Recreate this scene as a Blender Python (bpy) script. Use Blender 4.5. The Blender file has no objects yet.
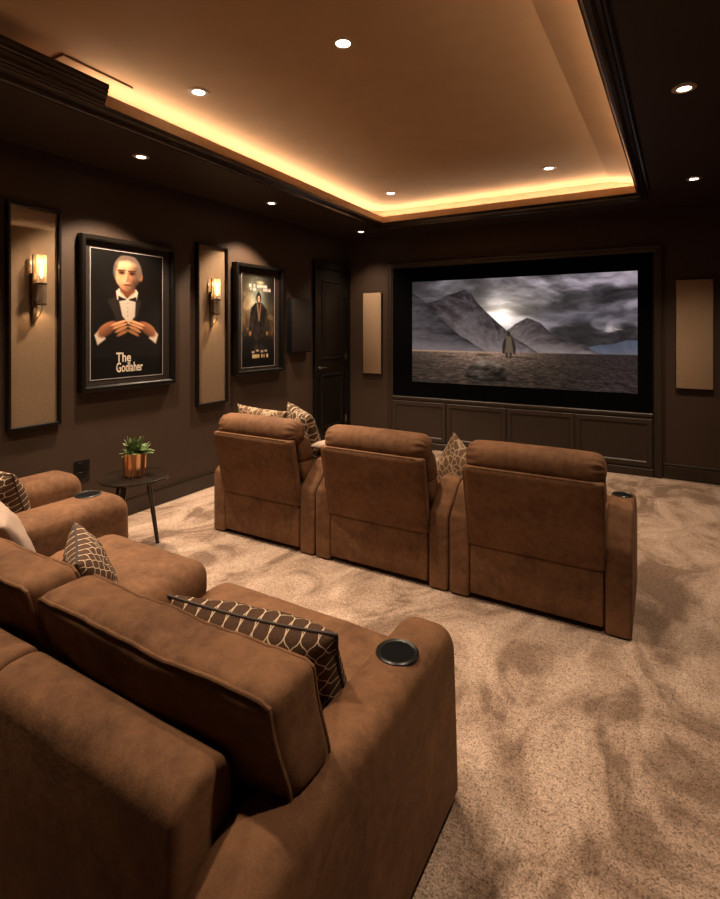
import bpy, bmesh, math, random
import numpy as np
from mathutils import Vector, Matrix, Euler, noise

random.seed(7)
R = math.radians
PI = math.pi
scene = bpy.context.scene
COL = scene.collection

# ---------------------------------------------------------------- camera, world, exposure
cam_d = bpy.data.cameras.new('camera')
cam_d.sensor_fit = 'HORIZONTAL'
cam_d.sensor_width = 36.0
cam_d.lens = 36.0 * 515 / 720
cam_d.shift_y = -119.5 / 720
cam_d.clip_start = 0.02
cam = bpy.data.objects.new('camera', cam_d)
COL.objects.link(cam)
cam.location = (0, 0, 1.5)
cam.rotation_euler = (R(90), 0, math.atan(300 / 515))
scene.camera = cam

world = bpy.data.worlds.new('world')
scene.world = world
world.use_nodes = True
world.node_tree.nodes['Background'].inputs[0].default_value = (0, 0, 0, 1)
world.node_tree.nodes['Background'].inputs[1].default_value = 0.0

scene.view_settings.view_transform = 'Standard'
scene.view_settings.look = 'None'
scene.view_settings.gamma = 1
scene.view_settings.use_curve_mapping = False
scene.view_settings.exposure = 0.0
scene.cycles.sample_clamp_indirect = 4.0
scene.cycles.max_bounces = 8
scene.cycles.diffuse_bounces = 5

WARM = (1.0, 0.765, 0.54)      # recessed lamps
AMBER = (1.0, 0.76, 0.53)     # tape light in the ceiling cove
P_TRAY, P_SOFFIT = 200.0, 135.0
LED_STRENGTH = 46.0
LENS_STRENGTH = 14.0

# ---------------------------------------------------------------- room measures
XL, XR, YF, YB = -3.72, 0.78, 6.06, -1.7
ZS, ZC = 2.75, 3.0
TX0, TX1, TY0, TY1 = -2.92, -0.14, -0.6, 5.52       # ceiling tray opening


def lin(c):
    c = np.asarray(c, dtype=float) / 255.0
    return tuple(np.where(c <= 0.04045, c / 12.92, ((c + 0.055) / 1.055) ** 2.4))


# ---------------------------------------------------------------- node helpers
class N:
    """small wrapper for building math node chains"""
    def __init__(s, nt, sock): s.nt, s.k = nt, sock

    def op(s, o, b=None, c=None):
        n = s.nt.nodes.new('ShaderNodeMath'); n.operation = o
        for i, v in enumerate((s, b, c)):
            if v is None: continue
            if isinstance(v, N): s.nt.links.new(v.k, n.inputs[i])
            else: n.inputs[i].default_value = v
        return N(s.nt, n.outputs[0])

    def __add__(s, b): return s.op('ADD', b)
    def __sub__(s, b): return s.op('SUBTRACT', b)
    def __mul__(s, b): return s.op('MULTIPLY', b)
    def sin(s): return s.op('SINE')
    def abs(s): return s.op('ABSOLUTE')
    def lt(s, b): return s.op('LESS_THAN', b)
    def min(s, b): return s.op('MINIMUM', b)
    def max(s, b): return s.op('MAXIMUM', b)


def new_mat(name):
    m = bpy.data.materials.new(name); m.use_nodes = True
    nt = m.node_tree
    return m, nt, nt.nodes['Principled BSDF']


def coords(nt, kind='Object', scale=(1, 1, 1)):
    tc = nt.nodes.new('ShaderNodeTexCoord'); mp = nt.nodes.new('ShaderNodeMapping')
    nt.links.new(tc.outputs[kind], mp.inputs[0]); mp.inputs['Scale'].default_value = scale
    return mp.outputs[0]


def noise_tex(nt, vec, scale, detail=4, rough=0.55, dist=0.0):
    n = nt.nodes.new('ShaderNodeTexNoise'); nt.links.new(vec, n.inputs['Vector'])
    n.inputs['Scale'].default_value = scale; n.inputs['Detail'].default_value = detail
    n.inputs['Roughness'].default_value = rough; n.inputs['Distortion'].default_value = dist
    return n.outputs['Fac']


def ramp(nt, fac, stops):
    r = nt.nodes.new('ShaderNodeValToRGB'); nt.links.new(fac, r.inputs[0])
    el = r.color_ramp.elements
    while len(el) < len(stops): el.new(0.5)
    for e, (p, c) in zip(el, stops):
        e.position = p; e.color = (*c[:3], 1)
    return r.outputs[0]


def mix(nt, fac, a, b, mode='MIX'):
    n = nt.nodes.new('ShaderNodeMix'); n.data_type = 'RGBA'; n.blend_type = mode
    for i, v in ((0, fac), (6, a), (7, b)):
        if hasattr(v, 'is_linked'): nt.links.new(v, n.inputs[i])
        elif isinstance(v, N): nt.links.new(v.k, n.inputs[i])
        elif isinstance(v, (int, float)): n.inputs[i].default_value = v
        else: n.inputs[i].default_value = (*v[:3], 1)
    return n.outputs[2]


def bump(nt, bsdf, height, strength, dist, prev=None):
    b = nt.nodes.new('ShaderNodeBump'); nt.links.new(height, b.inputs['Height'])
    b.inputs['Strength'].default_value = strength; b.inputs['Distance'].default_value = dist
    if prev is not None: nt.links.new(prev, b.inputs['Normal'])
    nt.links.new(b.outputs[0], bsdf.inputs['Normal'])
    return b.outputs[0]


def plain(name, col, rough=0.5, metal=0.0, spec=0.5, coat=0.0, mottling=0.06, nscale=30.0, bmp=0.0):
    m, nt, p = new_mat(name)
    v = coords(nt)
    f = noise_tex(nt, v, nscale)
    c = np.array(col)
    nt.links.new(ramp(nt, f, [(0.3, c * (1 - mottling)), (0.7, c * (1 + mottling))]), p.inputs['Base Color'])
    p.inputs['Roughness'].default_value = rough; p.inputs['Metallic'].default_value = metal
    p.inputs['Specular IOR Level'].default_value = spec
    p.inputs['Coat Weight'].default_value = coat; p.inputs['Coat Roughness'].default_value = 0.04
    if bmp: bump(nt, p, f, bmp, 0.002)
    return m


def emissive(name, col, strength):
    m, nt, p = new_mat(name)
    p.inputs['Base Color'].default_value = (0.8, 0.8, 0.8, 1)
    p.inputs['Emission Color'].default_value = (*col, 1); p.inputs['Emission Strength'].default_value = strength
    return m


def suede(name, dark, light, sheen=0.35):
    m, nt, p = new_mat(name)
    v = coords(nt)
    big = noise_tex(nt, v, 5.0, 5, 0.6, 0.6)
    mid = noise_tex(nt, v, 28.0, 4, 0.65, 0.3)
    fine = noise_tex(nt, v, 260.0, 2, 0.6)
    a = N(nt, big) * 0.55 + N(nt, mid) * 0.35 + N(nt, fine) * 0.18
    nt.links.new(ramp(nt, a.k, [(0.36, dark), (0.54, (np.array(dark) + np.array(light)) / 2), (0.72, light)]), p.inputs['Base Color'])
    p.inputs['Roughness'].default_value = 0.85; p.inputs['Specular IOR Level'].default_value = 0.25
    p.inputs['Sheen Weight'].default_value = sheen; p.inputs['Sheen Roughness'].default_value = 0.4
    p.inputs['Sheen Tint'].default_value = (*light, 1)
    b1 = bump(nt, p, big, 0.25, 0.02)
    b2 = bump(nt, p, mid, 0.22, 0.006, b1)
    bump(nt, p, fine, 0.35, 0.0012, b2)
    return m


def weave(name, col, scale=180, coat=0.0, strength=0.5):
    m, nt, p = new_mat(name)
    v = coords(nt)
    f = noise_tex(nt, coords(nt, 'Object', (1, 3, 1)), scale, 2, 0.7)
    g = noise_tex(nt, coords(nt, 'Object', (1, 1, 3)), scale, 2, 0.7)
    s = N(nt, f) * 0.5 + N(nt, g) * 0.5
    c = np.array(col)
    nt.links.new(ramp(nt, s.k, [(0.36, c * 0.72), (0.64, c * 1.25)]), p.inputs['Base Color'])
    p.inputs['Roughness'].default_value = 0.9; p.inputs['Specular IOR Level'].default_value = 0.2
    p.inputs['Coat Weight'].default_value = coat; p.inputs['Coat Roughness'].default_value = 0.03
    bump(nt, p, s.k, strength, 0.001)
    return m


def carpet_mat():
    m, nt, p = new_mat('carpet_pile')
    v = coords(nt)
    nap = noise_tex(nt, coords(nt, 'Object', (1.0, 0.62, 1)), 2.6, 3, 0.6, 1.6)     # trodden nap marks
    tuft = noise_tex(nt, v, 48.0, 3, 0.75)
    fib = noise_tex(nt, v, 140.0, 2, 0.7)
    vo = nt.nodes.new('ShaderNodeTexVoronoi'); nt.links.new(v, vo.inputs['Vector']); vo.inputs['Scale'].default_value = 60
    c1 = ramp(nt, nap, [(0.40, (0.190, 0.128, 0.094)), (0.50, (0.345, 0.250, 0.192)), (0.64, (0.455, 0.345, 0.275))])
    d = N(nt, tuft) * 0.38 + N(nt, fib) * 0.70
    c2 = ramp(nt, d.k, [(0.40, (0.34, 0.30, 0.27)), (0.54, (0.98, 0.96, 0.94)), (0.66, (1.36, 1.33, 1.29))])
    nt.links.new(mix(nt, 1.0, c1, c2, 'MULTIPLY'), p.inputs['Base Color'])
    p.inputs['Roughness'].default_value = 0.95; p.inputs['Specular IOR Level'].default_value = 0.1
    p.inputs['Sheen Weight'].default_value = 0.25; p.inputs['Sheen Tint'].default_value = (0.6, 0.45, 0.34, 1)
    b = bump(nt, p, vo.outputs['Distance'], 0.5, 0.010)
    bump(nt, p, d.k, 0.9, 0.012, b)
    return m


def lattice_mat(name, ground, line, k=4.0, wob=0.16, width=0.13):
    """cream trellis embroidered on a dark cloth, laid out in the cloth's own UVs"""
    m, nt, p = new_mat(name)
    uv = nt.nodes.new('ShaderNodeTexCoord'); sp = nt.nodes.new('ShaderNodeSeparateXYZ')
    nt.links.new(uv.outputs['UV'], sp.inputs[0])
    u, v = N(nt, sp.outputs[0]) * k, N(nt, sp.outputs[1]) * k
    a = u + v; b = u - v
    a2 = a + (b * (2 * PI)).sin() * wob * 0.5; b2 = b + (a * (2 * PI)).sin() * wob * 0.5
    ln = (a2 * PI).sin().abs().lt(width).max((b2 * PI).sin().abs().lt(width))
    f = noise_tex(nt, coords(nt), 160, 2, 0.7)
    base = ramp(nt, f, [(0.3, np.array(ground) * 0.75), (0.7, np.array(ground) * 1.3)])
    nt.links.new(mix(nt, ln, base, line), p.inputs['Base Color'])
    p.inputs['Roughness'].default_value = 0.85; p.inputs['Specular IOR Level'].default_value = 0.2
    h = ln * 0.6 + N(nt, f) * 0.4
    bump(nt, p, h.k, 0.5, 0.002)
    return m


def leafy_mat(name, ground, line, scale=34.0):
    m, nt, p = new_mat(name)
    vo = nt.nodes.new('ShaderNodeTexVoronoi'); vo.feature = 'DISTANCE_TO_EDGE'
    uv = nt.nodes.new('ShaderNodeTexCoord'); nt.links.new(uv.outputs['UV'], vo.inputs['Vector'])
    vo.inputs['Scale'].default_value = scale
    ln = N(nt, vo.outputs['Distance']).lt(0.07)
    nt.links.new(mix(nt, ln, ground, line), p.inputs['Base Color'])
    p.inputs['Roughness'].default_value = 0.85; p.inputs['Specular IOR Level'].default_value = 0.2
    bump(nt, p, ln.k, 0.3, 0.002)
    return m


def attr_mat(name, emit=0.0, coat=0.0):
    m, nt, p = new_mat(name)
    a = nt.nodes.new('ShaderNodeAttribute'); a.attribute_name = 'picture'
    if emit:
        p.inputs['Base Color'].default_value = (0.01, 0.01, 0.01, 1); p.inputs['Roughness'].default_value = 0.7
        p.inputs['Specular IOR Level'].default_value = 0.1
        nt.links.new(a.outputs['Color'], p.inputs['Emission Color']); p.inputs['Emission Strength'].default_value = emit
    else:
        nt.links.new(a.outputs['Color'], p.inputs['Base Color']); p.inputs['Roughness'].default_value = 0.5
        p.inputs['Specular IOR Level'].default_value = 0.15
    p.inputs['Coat Weight'].default_value = coat; p.inputs['Coat Roughness'].default_value = 0.03
    return m


M = {}
M['wall'] = plain('wall_paint', (0.042, 0.0245, 0.0155), 0.55, spec=0.3, mottling=0.05, nscale=9, bmp=0.05)
M['soffit'] = plain('soffit_paint', (0.030, 0.018, 0.012), 0.55, spec=0.25, mottling=0.05, nscale=6)
M['ceiling'] = plain('ceiling_paint', (0.43, 0.29, 0.172), 0.75, spec=0.2, mottling=0.04, nscale=5)
M['trim'] = plain('dark_trim', (0.018, 0.011, 0.0075), 0.24, spec=0.5, mottling=0.15, nscale=14)
M['surround'] = plain('surround_paint', (0.028, 0.0175, 0.0115), 0.45, spec=0.4, mottling=0.05)
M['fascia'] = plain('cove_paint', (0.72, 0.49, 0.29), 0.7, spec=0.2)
M['door'] = plain('door_paint', (0.006, 0.0042, 0.0034), 0.35, spec=0.3)
M['black'] = plain('black_velvet', (0.0022, 0.0022, 0.0026), 0.9, spec=0.02)
M['frame'] = plain('black_frame', (0.0045, 0.0035, 0.003), 0.3, spec=0.3)
M['mat'] = plain('mat_board', (0.020, 0.013, 0.010), 0.8, spec=0.2, coat=0.4)
M['line'] = plain('pale_fillet', (0.24, 0.22, 0.21), 0.5)
M['grille'] = plain('speaker_cloth', (0.016, 0.012, 0.010), 0.9, spec=0.1, mottling=0.3, nscale=300)
M['panel'] = weave('panel_cloth', (0.155, 0.10, 0.058), 150, coat=0.9)
M['panel_plain'] = weave('speaker_panel_cloth', (0.30, 0.205, 0.13), 150)
M['suede'] = suede('brown_suede', (0.060, 0.0260, 0.0110), (0.192, 0.092, 0.043), 0.2)
M['suede_dark'] = suede('brown_suede_welt', (0.055, 0.025, 0.010), (0.12, 0.060, 0.026), 0.1)
M['carpet'] = carpet_mat()
M['plastic'] = plain('black_plastic', (0.004, 0.004, 0.0045), 0.35, spec=0.35)
M['void'] = plain('cup_well', (0.003, 0.003, 0.0035), 0.6, spec=0.05)
M['wood'] = plain('black_wood', (0.012, 0.008, 0.006), 0.16, spec=0.6, mottling=0.2)
M['copper'] = plain('copper', (0.80, 0.52, 0.31), 0.2, metal=1.0, mottling=0.03)
M['bronze'] = plain('bronze', (0.26, 0.19, 0.13), 0.3, metal=1.0, mottling=0.1)
M['soil'] = plain('soil', (0.02, 0.014, 0.01), 0.95, mottling=0.4, nscale=120)
M['leaf'] = plain('leaf', (0.085, 0.135, 0.045), 0.4, spec=0.5, mottling=0.45, nscale=40)
M['pillow_lattice'] = lattice_mat('lattice_cloth', (0.060, 0.030, 0.017), (0.52, 0.40, 0.28), 9.5, 0.10, 0.13)
M['pillow_lattice2'] = lattice_mat('lattice_cloth_fine', (0.070, 0.038, 0.022), (0.60, 0.45, 0.31), 7.0, 0.3, 0.13)
M['pillow_leafy'] = leafy_mat('leafy_cloth', (0.13, 0.072, 0.040), (0.34, 0.245, 0.16), 11)
M['pillow_leafy_dark'] = leafy_mat('leafy_cloth_dark', (0.055, 0.031, 0.018), (0.36, 0.27, 0.18), 10)
M['pillow_pale'] = weave('pale_cloth', (0.33, 0.245, 0.195), 200, strength=0.3)
M['welt'] = plain('dark_welt', (0.03, 0.017, 0.012), 0.7)
M['lens'] = emissive('lamp_lens', (1.0, 0.86, 0.68), LENS_STRENGTH)
M['ring'] = plain('lamp_ring', (0.42, 0.30, 0.20), 0.4, spec=0.5)
M['tape'] = emissive('led_tape', AMBER, LED_STRENGTH)
M['bulb'] = emissive('sconce_bulb', (1.0, 0.66, 0.34), 16.0)
M['steel'] = plain('door_steel', (0.45, 0.42, 0.40), 0.25, metal=1.0)


def shade_mat(name, keep, col):
    m, nt, p = new_mat(name)
    tr = nt.nodes.new('ShaderNodeBsdfTransparent'); tl = nt.nodes.new('ShaderNodeBsdfTranslucent')
    ms = nt.nodes.new('ShaderNodeMixShader'); ms2 = nt.nodes.new('ShaderNodeMixShader')
    f = noise_tex(nt, coords(nt, 'Object', (1, 1, 0.02)), 260, 1)
    tl.inputs[0].default_value = (*col, 1)
    p.inputs['Base Color'].default_value = (*col, 1); p.inputs['Roughness'].default_value = 0.15
    nt.links.new(tl.outputs[0], ms2.inputs[1]); nt.links.new(p.outputs[0], ms2.inputs[2]); ms2.inputs[0].default_value = 0.35
    fac = N(nt, f) * 0.5 + (keep - 0.25)
    nt.links.new(fac.k, ms.inputs[0])
    nt.links.new(tr.outputs[0], ms.inputs[1]); nt.links.new(ms2.outputs[0], ms.inputs[2])
    nt.links.new(ms.outputs[0], nt.nodes['Material Output'].inputs[0])
    return m


M['shade'] = shade_mat('frosted_glass', 0.34, (0.62, 0.46, 0.29))
M['ribbed'] = shade_mat('smoky_ribbed_glass', 0.6, (0.20, 0.15, 0.11))


# ---------------------------------------------------------------- mesh helpers
def obj(name, bm, mat, parent=None, sharp=38, smooth=True):
    me = bpy.data.meshes.new(name)
    bmesh.ops.recalc_face_normals(bm, faces=bm.faces)
    bm.to_mesh(me); bm.free()
    for m in (mat if isinstance(mat, (list, tuple)) else [mat]): me.materials.append(m)
    if smooth:
        me.polygons.foreach_set('use_smooth', [True] * len(me.polygons))
        if sharp: me.set_sharp_from_angle(angle=R(sharp))
    o = bpy.data.objects.new(name, me); COL.objects.link(o)
    if parent: o.parent = parent
    return o


def tag(o, label=None, cat=None, group=None, kind=None):
    if label: o['label'] = label
    if cat: o['category'] = cat
    if group: o['group'] = group
    if kind: o['kind'] = kind
    return o


def thing(name, label, cat, loc=(0, 0, 0), rot=(0, 0, 0), group=None):
    o = bpy.data.objects.new(name, None); COL.objects.link(o)
    o.location = loc; o.rotation_euler = rot; o.empty_display_size = 0.1
    return tag(o, label, cat, group)


def struct(name, bm, mat, parent=None, label=None, **k):
    o = obj(name, bm, mat, parent, **k)
    if parent is None: o['kind'] = 'structure'
    if label: o['label'] = label
    return o


def copy_thing(o, loc, label):
    c = o.copy(); COL.objects.link(c); c.location = loc; c['label'] = label
    for ch in list(o.children):
        d = ch.copy(); COL.objects.link(d); d.parent = c
        for g in list(ch.children):
            e = g.copy(); COL.objects.link(e); e.parent = d
    return c


def box(bm, x0, x1, y0, y1, z0, z1, bev=0.0, seg=2):
    r = bmesh.ops.create_cube(bm, size=1.0)
    vs = r['verts']
    for v in vs:
        v.co = Vector(((x0 + x1) / 2 + v.co.x * (x1 - x0), (y0 + y1) / 2 + v.co.y * (y1 - y0), (z0 + z1) / 2 + v.co.z * (z1 - z0)))
    if bev:
        es = {e for v in vs for e in v.link_edges}
        bmesh.ops.bevel(bm, geom=list(es), offset=bev, segments=seg, profile=0.5, affect='EDGES')
    return bm


def nbox(*a, **k): return box(bmesh.new(), *a, **k)


def tray_fit(bm):
    # the tray is a little narrower towards the back of the room
    for v in bm.verts:
        w = (v.co.x - TX0) / (TX1 - TX0)
        v.co.x += (0.034 * (1 - w) - 0.028 * w) * (TY1 - v.co.y)
    return bm


def quad(bm, *pts):
    return bm.faces.new([bm.verts.new(p) for p in pts])


def prism(bm, prof, axis, a0, a1, bev=0.0, seg=3):
    """extrude a 2-D outline: axis 'x' -> outline in (y,z), 'y' -> (x,z), 'z' -> (x,y)"""
    def P(p, a):
        return {'x': (a, p[0], p[1]), 'y': (p[0], a, p[1]), 'z': (p[0], p[1], a)}[axis]
    n = len(prof)
    area = sum(prof[i][0] * prof[(i + 1) % n][1] - prof[(i + 1) % n][0] * prof[i][1] for i in range(n))
    sg = 1 if area > 0 else -1
    def inset(d):
        if d <= 0: return prof
        out = []
        for i in range(n):
            (x0, y0), (x1, y1), (x2, y2) = prof[i - 1], prof[i], prof[(i + 1) % n]
            l1, l2 = math.hypot(x1 - x0, y1 - y0), math.hypot(x2 - x1, y2 - y1)
            n1 = (-(y1 - y0) / l1 * sg, (x1 - x0) / l1 * sg); n2 = (-(y2 - y1) / l2 * sg, (x2 - x1) / l2 * sg)
            k = 1 + n1[0] * n2[0] + n1[1] * n2[1]
            k = max(k, .5)
            out.append((x1 + d * (n1[0] + n2[0]) / k, y1 + d * (n1[1] + n2[1]) / k))
        return out
    if bev:
        st = [(a0 + bev * (1 - math.cos(PI / 2 * i / seg)), bev * (1 - math.sin(PI / 2 * i / seg))) for i in range(seg + 1)]
        st += [(a1 - (a - a0), d) for a, d in st[::-1]]
    else:
        st = [(a0, 0), (a1, 0)]
    rings = [[bm.verts.new(P(p, a)) for p in inset(d)] for a, d in st]
    bm.faces.new(rings[0]); bm.faces.new(rings[-1][::-1])
    for v0, v1 in zip(rings, rings[1:]):
        for i in range(n):
            bm.faces.new((v0[i], v1[i], v1[(i + 1) % n], v0[(i + 1) % n]))
    return bm


def arc(cx, cy, r, a0, a1, n=8):
    return [(cx + r * math.cos(R(a0 + (a1 - a0) * i / n)), cy + r * math.sin(R(a0 + (a1 - a0) * i / n))) for i in range(n + 1)]


def lathe(bm, prof, c=(0, 0, 0), n=32, cap=True):
    rings = []
    for r, z in prof:
        rings.append([bm.verts.new((c[0] + r * math.cos(2 * PI * i / n), c[1] + r * math.sin(2 * PI * i / n), c[2] + z)) for i in range(n)])
    for a, b in zip(rings, rings[1:]):
        for i in range(n):
            bm.faces.new((a[i], a[(i + 1) % n], b[(i + 1) % n], b[i]))
    if cap:
        bm.faces.new(rings[0][::-1]); bm.faces.new(rings[-1])
    return bm


def tube(bm, pts, r, closed=False, n=8):
    pts = [Vector(p) for p in pts]; L = len(pts); rings = []
    up = None
    for i, p in enumerate(pts):
        a = pts[(i - 1) % L] if (closed or i) else p
        b = pts[(i + 1) % L] if (closed or i < L - 1) else p
        t = (b - a).normalized()
        if up is None: up = t.orthogonal().normalized()
        s = t.cross(up)
        s = s.normalized() if s.length > 1e-6 else t.orthogonal().normalized()
        up = s.cross(t).normalized()
        rr = r[i] if isinstance(r, (list, tuple)) else r
        rings.append([bm.verts.new(p + (up * math.cos(2 * PI * k / n) + s * math.sin(2 * PI * k / n)) * rr) for k in range(n)])
    for i in range(L if closed else L - 1):
        a, b = rings[i], rings[(i + 1) % L]
        off = 0
        if closed and i == L - 1:
            off = min(range(n), key=lambda o: (a[0].co - b[o].co).length)
        for k in range(n):
            bm.faces.new((a[k], a[(k + 1) % n], b[(k + 1 + off) % n], b[(k + off) % n]))
    if not closed:
        bm.faces.new(rings[0][::-1]); bm.faces.new(rings[-1])
    return bm


def ring_sweep(bm, prof, x0, x1, y0, y1, swap=None):
    """profile of (inward offset, height) carried round a rectangle with mitred corners"""
    rings = []
    for d, h in prof:
        q = [(x0 + d, y0 + d), (x1 - d, y0 + d), (x1 - d, y1 - d), (x0 + d, y1 - d)]
        rings.append([bm.verts.new(swap(a, b, h) if swap else (a, b, h)) for a, b in q])
    for a, b in zip(rings, rings[1:]):
        for i in range(4):
            bm.faces.new((a[i], a[(i + 1) % 4], b[(i + 1) % 4], b[i]))
    return bm


def round_map(half, r, bulge):
    hx = Vector(half)
    def f(p):
        q = Vector([max(-(hx[i] - r), min(hx[i] - r, p[i])) for i in range(3)])
        d = Vector(p) - q
        v = q + d.normalized() * r if d.length > 1e-9 else Vector(p)
        t = [max(-1, min(1, v[i] / hx[i])) for i in range(3)]
        for i in range(3):
            j, k = (i + 1) % 3, (i + 2) % 3
            v[i] += bulge[i] * t[i] * (1 - t[j] ** 2) * (1 - t[k] ** 2)
        return v
    return f


def soft_box(bm, c, half, r, n=(20, 12, 12), bulge=(0, 0, 0), fn=None, wrinkle=0.0, wscale=6.0, seed=0.0):
    f = round_map(half, r, bulge); c = Vector(c)
    def sp(k):
        out = []
        for i in range(k + 1):
            s = -1 + 2 * i / k
            out.append(math.copysign(1 - (1 - abs(s)) ** 1.5, s) if s else 0.0)
        return out
    ts = [sp(k) for k in n]; cache = {}
    def V(a):
        if a not in cache:
            p = [ts[i][a[i]] * half[i] for i in range(3)]
            v = f(p)
            if wrinkle:
                w = noise.fractal(Vector((v.x * wscale + seed, v.y * wscale * 1.4 + seed * 2, v.z * wscale)), 1.0, 2.0, 3)
                v = v + v.normalized() * w * wrinkle
            if fn: v = fn(v)
            cache[a] = bm.verts.new(v + c)
        return cache[a]
    for ax in range(3):
        j, k = (ax + 1) % 3, (ax + 2) % 3
        for side in (0, n[ax]):
            for a in range(n[j]):
                for b in range(n[k]):
                    def idx(aa, bb):
                        t = [0, 0, 0]; t[ax] = side; t[j] = aa; t[k] = bb; return tuple(t)
                    bm.faces.new([V(idx(a, b)), V(idx(a + 1, b)), V(idx(a + 1, b + 1)), V(idx(a, b + 1))])
    return bm


def edge_loop(c, half, r, bulge, ax, side, fn=None, m=16, off=0.004):
    """path round the rim of one face of a soft box, for its welt"""
    f = round_map(half, r, bulge); j, k = (ax + 1) % 3, (ax + 2) % 3; pts = []
    seq = [(-1 + 2 * i / m, -1) for i in range(m)] + [(1, -1 + 2 * i / m) for i in range(m)] + \
          [(1 - 2 * i / m, 1) for i in range(m)] + [(-1, 1 - 2 * i / m) for i in range(m)]
    for a, b in seq:
        p = [0, 0, 0]; p[ax] = side * half[ax]
        p[j] = a * half[j]; p[k] = b * half[k]
        # pull very corners in so the welt turns smoothly
        if abs(a) > 0.999 and abs(b) > 0.999: continue
        v = f(p)
        q = Vector([max(-(half[i] - r), min(half[i] - r, v[i])) for i in range(3)])
        d = (v - q)
        if d.length > 1e-6: v = v + d.normalized() * off
        if fn: v = fn(v)
        pts.append(v + Vector(c))
    return pts


# ---------------------------------------------------------------- painted pictures (for the flat prints and the screen)
rng = np.random.default_rng(3)


def vnoise(u, v, fx, fy, seed):
    g = np.random.default_rng(seed).random((64, 64))
    x, y = u * fx, v * fy
    xi, yi = np.floor(x).astype(int), np.floor(y).astype(int)
    fxx, fyy = x - xi, y - yi
    fxx = fxx * fxx * (3 - 2 * fxx); fyy = fyy * fyy * (3 - 2 * fyy)
    a = g[yi % 64, xi % 64]; b = g[yi % 64, (xi + 1) % 64]; c = g[(yi + 1) % 64, xi % 64]; d = g[(yi + 1) % 64, (xi + 1) % 64]
    return (a * (1 - fxx) + b * fxx) * (1 - fyy) + (c * (1 - fxx) + d * fxx) * fyy


def fbm(u, v, fx, fy, seed, o=5, g=0.55):
    t, amp, s = 0, 1.0, 0
    for i in range(o):
        t = t + amp * vnoise(u, v, fx * 2 ** i, fy * 2 ** i, seed + i); s += amp; amp *= g
    return t / s


def blend(img, mask, col):
    c = np.asarray(col, float)
    if c.ndim == 1: c = c[None, None, :]
    return img * (1 - mask[..., None]) + c * mask[..., None]


def sstep(a, b, x):
    t = np.clip((x - a) / (b - a + 1e-9), 0, 1); return t * t * (3 - 2 * t)


def ell(u, v, cu, cv, ru, rv, soft=0.12, rot=0.0):
    du, dv = u - cu, v - cv
    c, s = math.cos(rot), math.sin(rot)
    d = np.sqrt(((du * c + dv * s) / ru) ** 2 + ((-du * s + dv * c) / rv) ** 2)
    return 1 - sstep(1 - soft, 1 + soft, d)


def poly(u, v, pts, soft=0.006):
    """soft mask of a polygon"""
    inside = np.zeros(u.shape, bool); dist = np.full(u.shape, 9.0)
    n = len(pts)
    for i in range(n):
        (x0, y0), (x1, y1) = pts[i], pts[(i + 1) % n]
        cond = ((y0 > v) != (y1 > v)) & (u < (x1 - x0) * (v - y0) / ((y1 - y0) + 1e-12) + x0)
        inside ^= cond
        dx, dy = x1 - x0, y1 - y0
        t = np.clip(((u - x0) * dx + (v - y0) * dy) / (dx * dx + dy * dy + 1e-12), 0, 1)
        dist = np.minimum(dist, np.hypot(u - x0 - t * dx, v - y0 - t * dy))
    sd = np.where(inside, -dist, dist)
    return 1 - sstep(-soft, soft, sd)


def picture(name, nu, nv, paint, place, mat, parent):
    """a flat sheet whose colours are painted per vertex; place(u, v) -> point, v runs downward"""
    us, vs = np.linspace(0, 1, nu + 1), np.linspace(0, 1, nv + 1)
    u, v = np.meshgrid(us, vs)
    img = np.clip(paint(u, v), 0, 255) / 255.0
    img = np.where(img <= 0.04045, img / 12.92, ((img + 0.055) / 1.055) ** 2.4)
    co = np.stack(place(u, v), -1).reshape(-1, 3)
    i = (np.arange(nv)[:, None] * (nu + 1) + np.arange(nu)[None, :]).ravel()
    faces = np.stack([i, i + nu + 1, i + nu + 2, i + 1], 1)
    me = bpy.data.meshes.new(name)
    me.vertices.add(len(co)); me.vertices.foreach_set('co', co.astype(np.float32).ravel())
    me.loops.add(faces.size); me.loops.foreach_set('vertex_index', faces.astype(np.int32).ravel())
    me.polygons.add(len(faces)); me.polygons.foreach_set('loop_start', np.arange(0, faces.size, 4, dtype=np.int32))
    me.update(calc_edges=True); me.validate()
    at = me.color_attributes.new('picture', 'FLOAT_COLOR', 'POINT')
    rgba = np.concatenate([img.reshape(-1, 3), np.ones((len(co), 1))], 1).astype(np.float32)
    at.data.foreach_set('color', rgba.ravel())
    me.materials.append(mat)
    o = bpy.data.objects.new(name, me); COL.objects.link(o); o.parent = parent
    return o


# ================================================================= THE ROOM
fl = struct('floor', nbox(XL - .1, XR + .1, YB - .1, YF + .1, -0.08, 0.0), M['carpet'], label='beige cut-pile carpet with trodden nap marks')
struct('wall_left', nbox(XL - .1, XL, YB, YF, 0, 3.1), M['wall'])
struct('wall_right', nbox(XR, XR + .1, YB, YF, 0, 3.1), M['wall'])
struct('wall_front', nbox(XL - .1, XR + .1, YF, YF + .1, 0, 3.1), M['wall'])
struct('wall_rear', nbox(XL - .1, XR + .1, YB - .1, YB, 0, 3.1), M['wall'])

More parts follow.
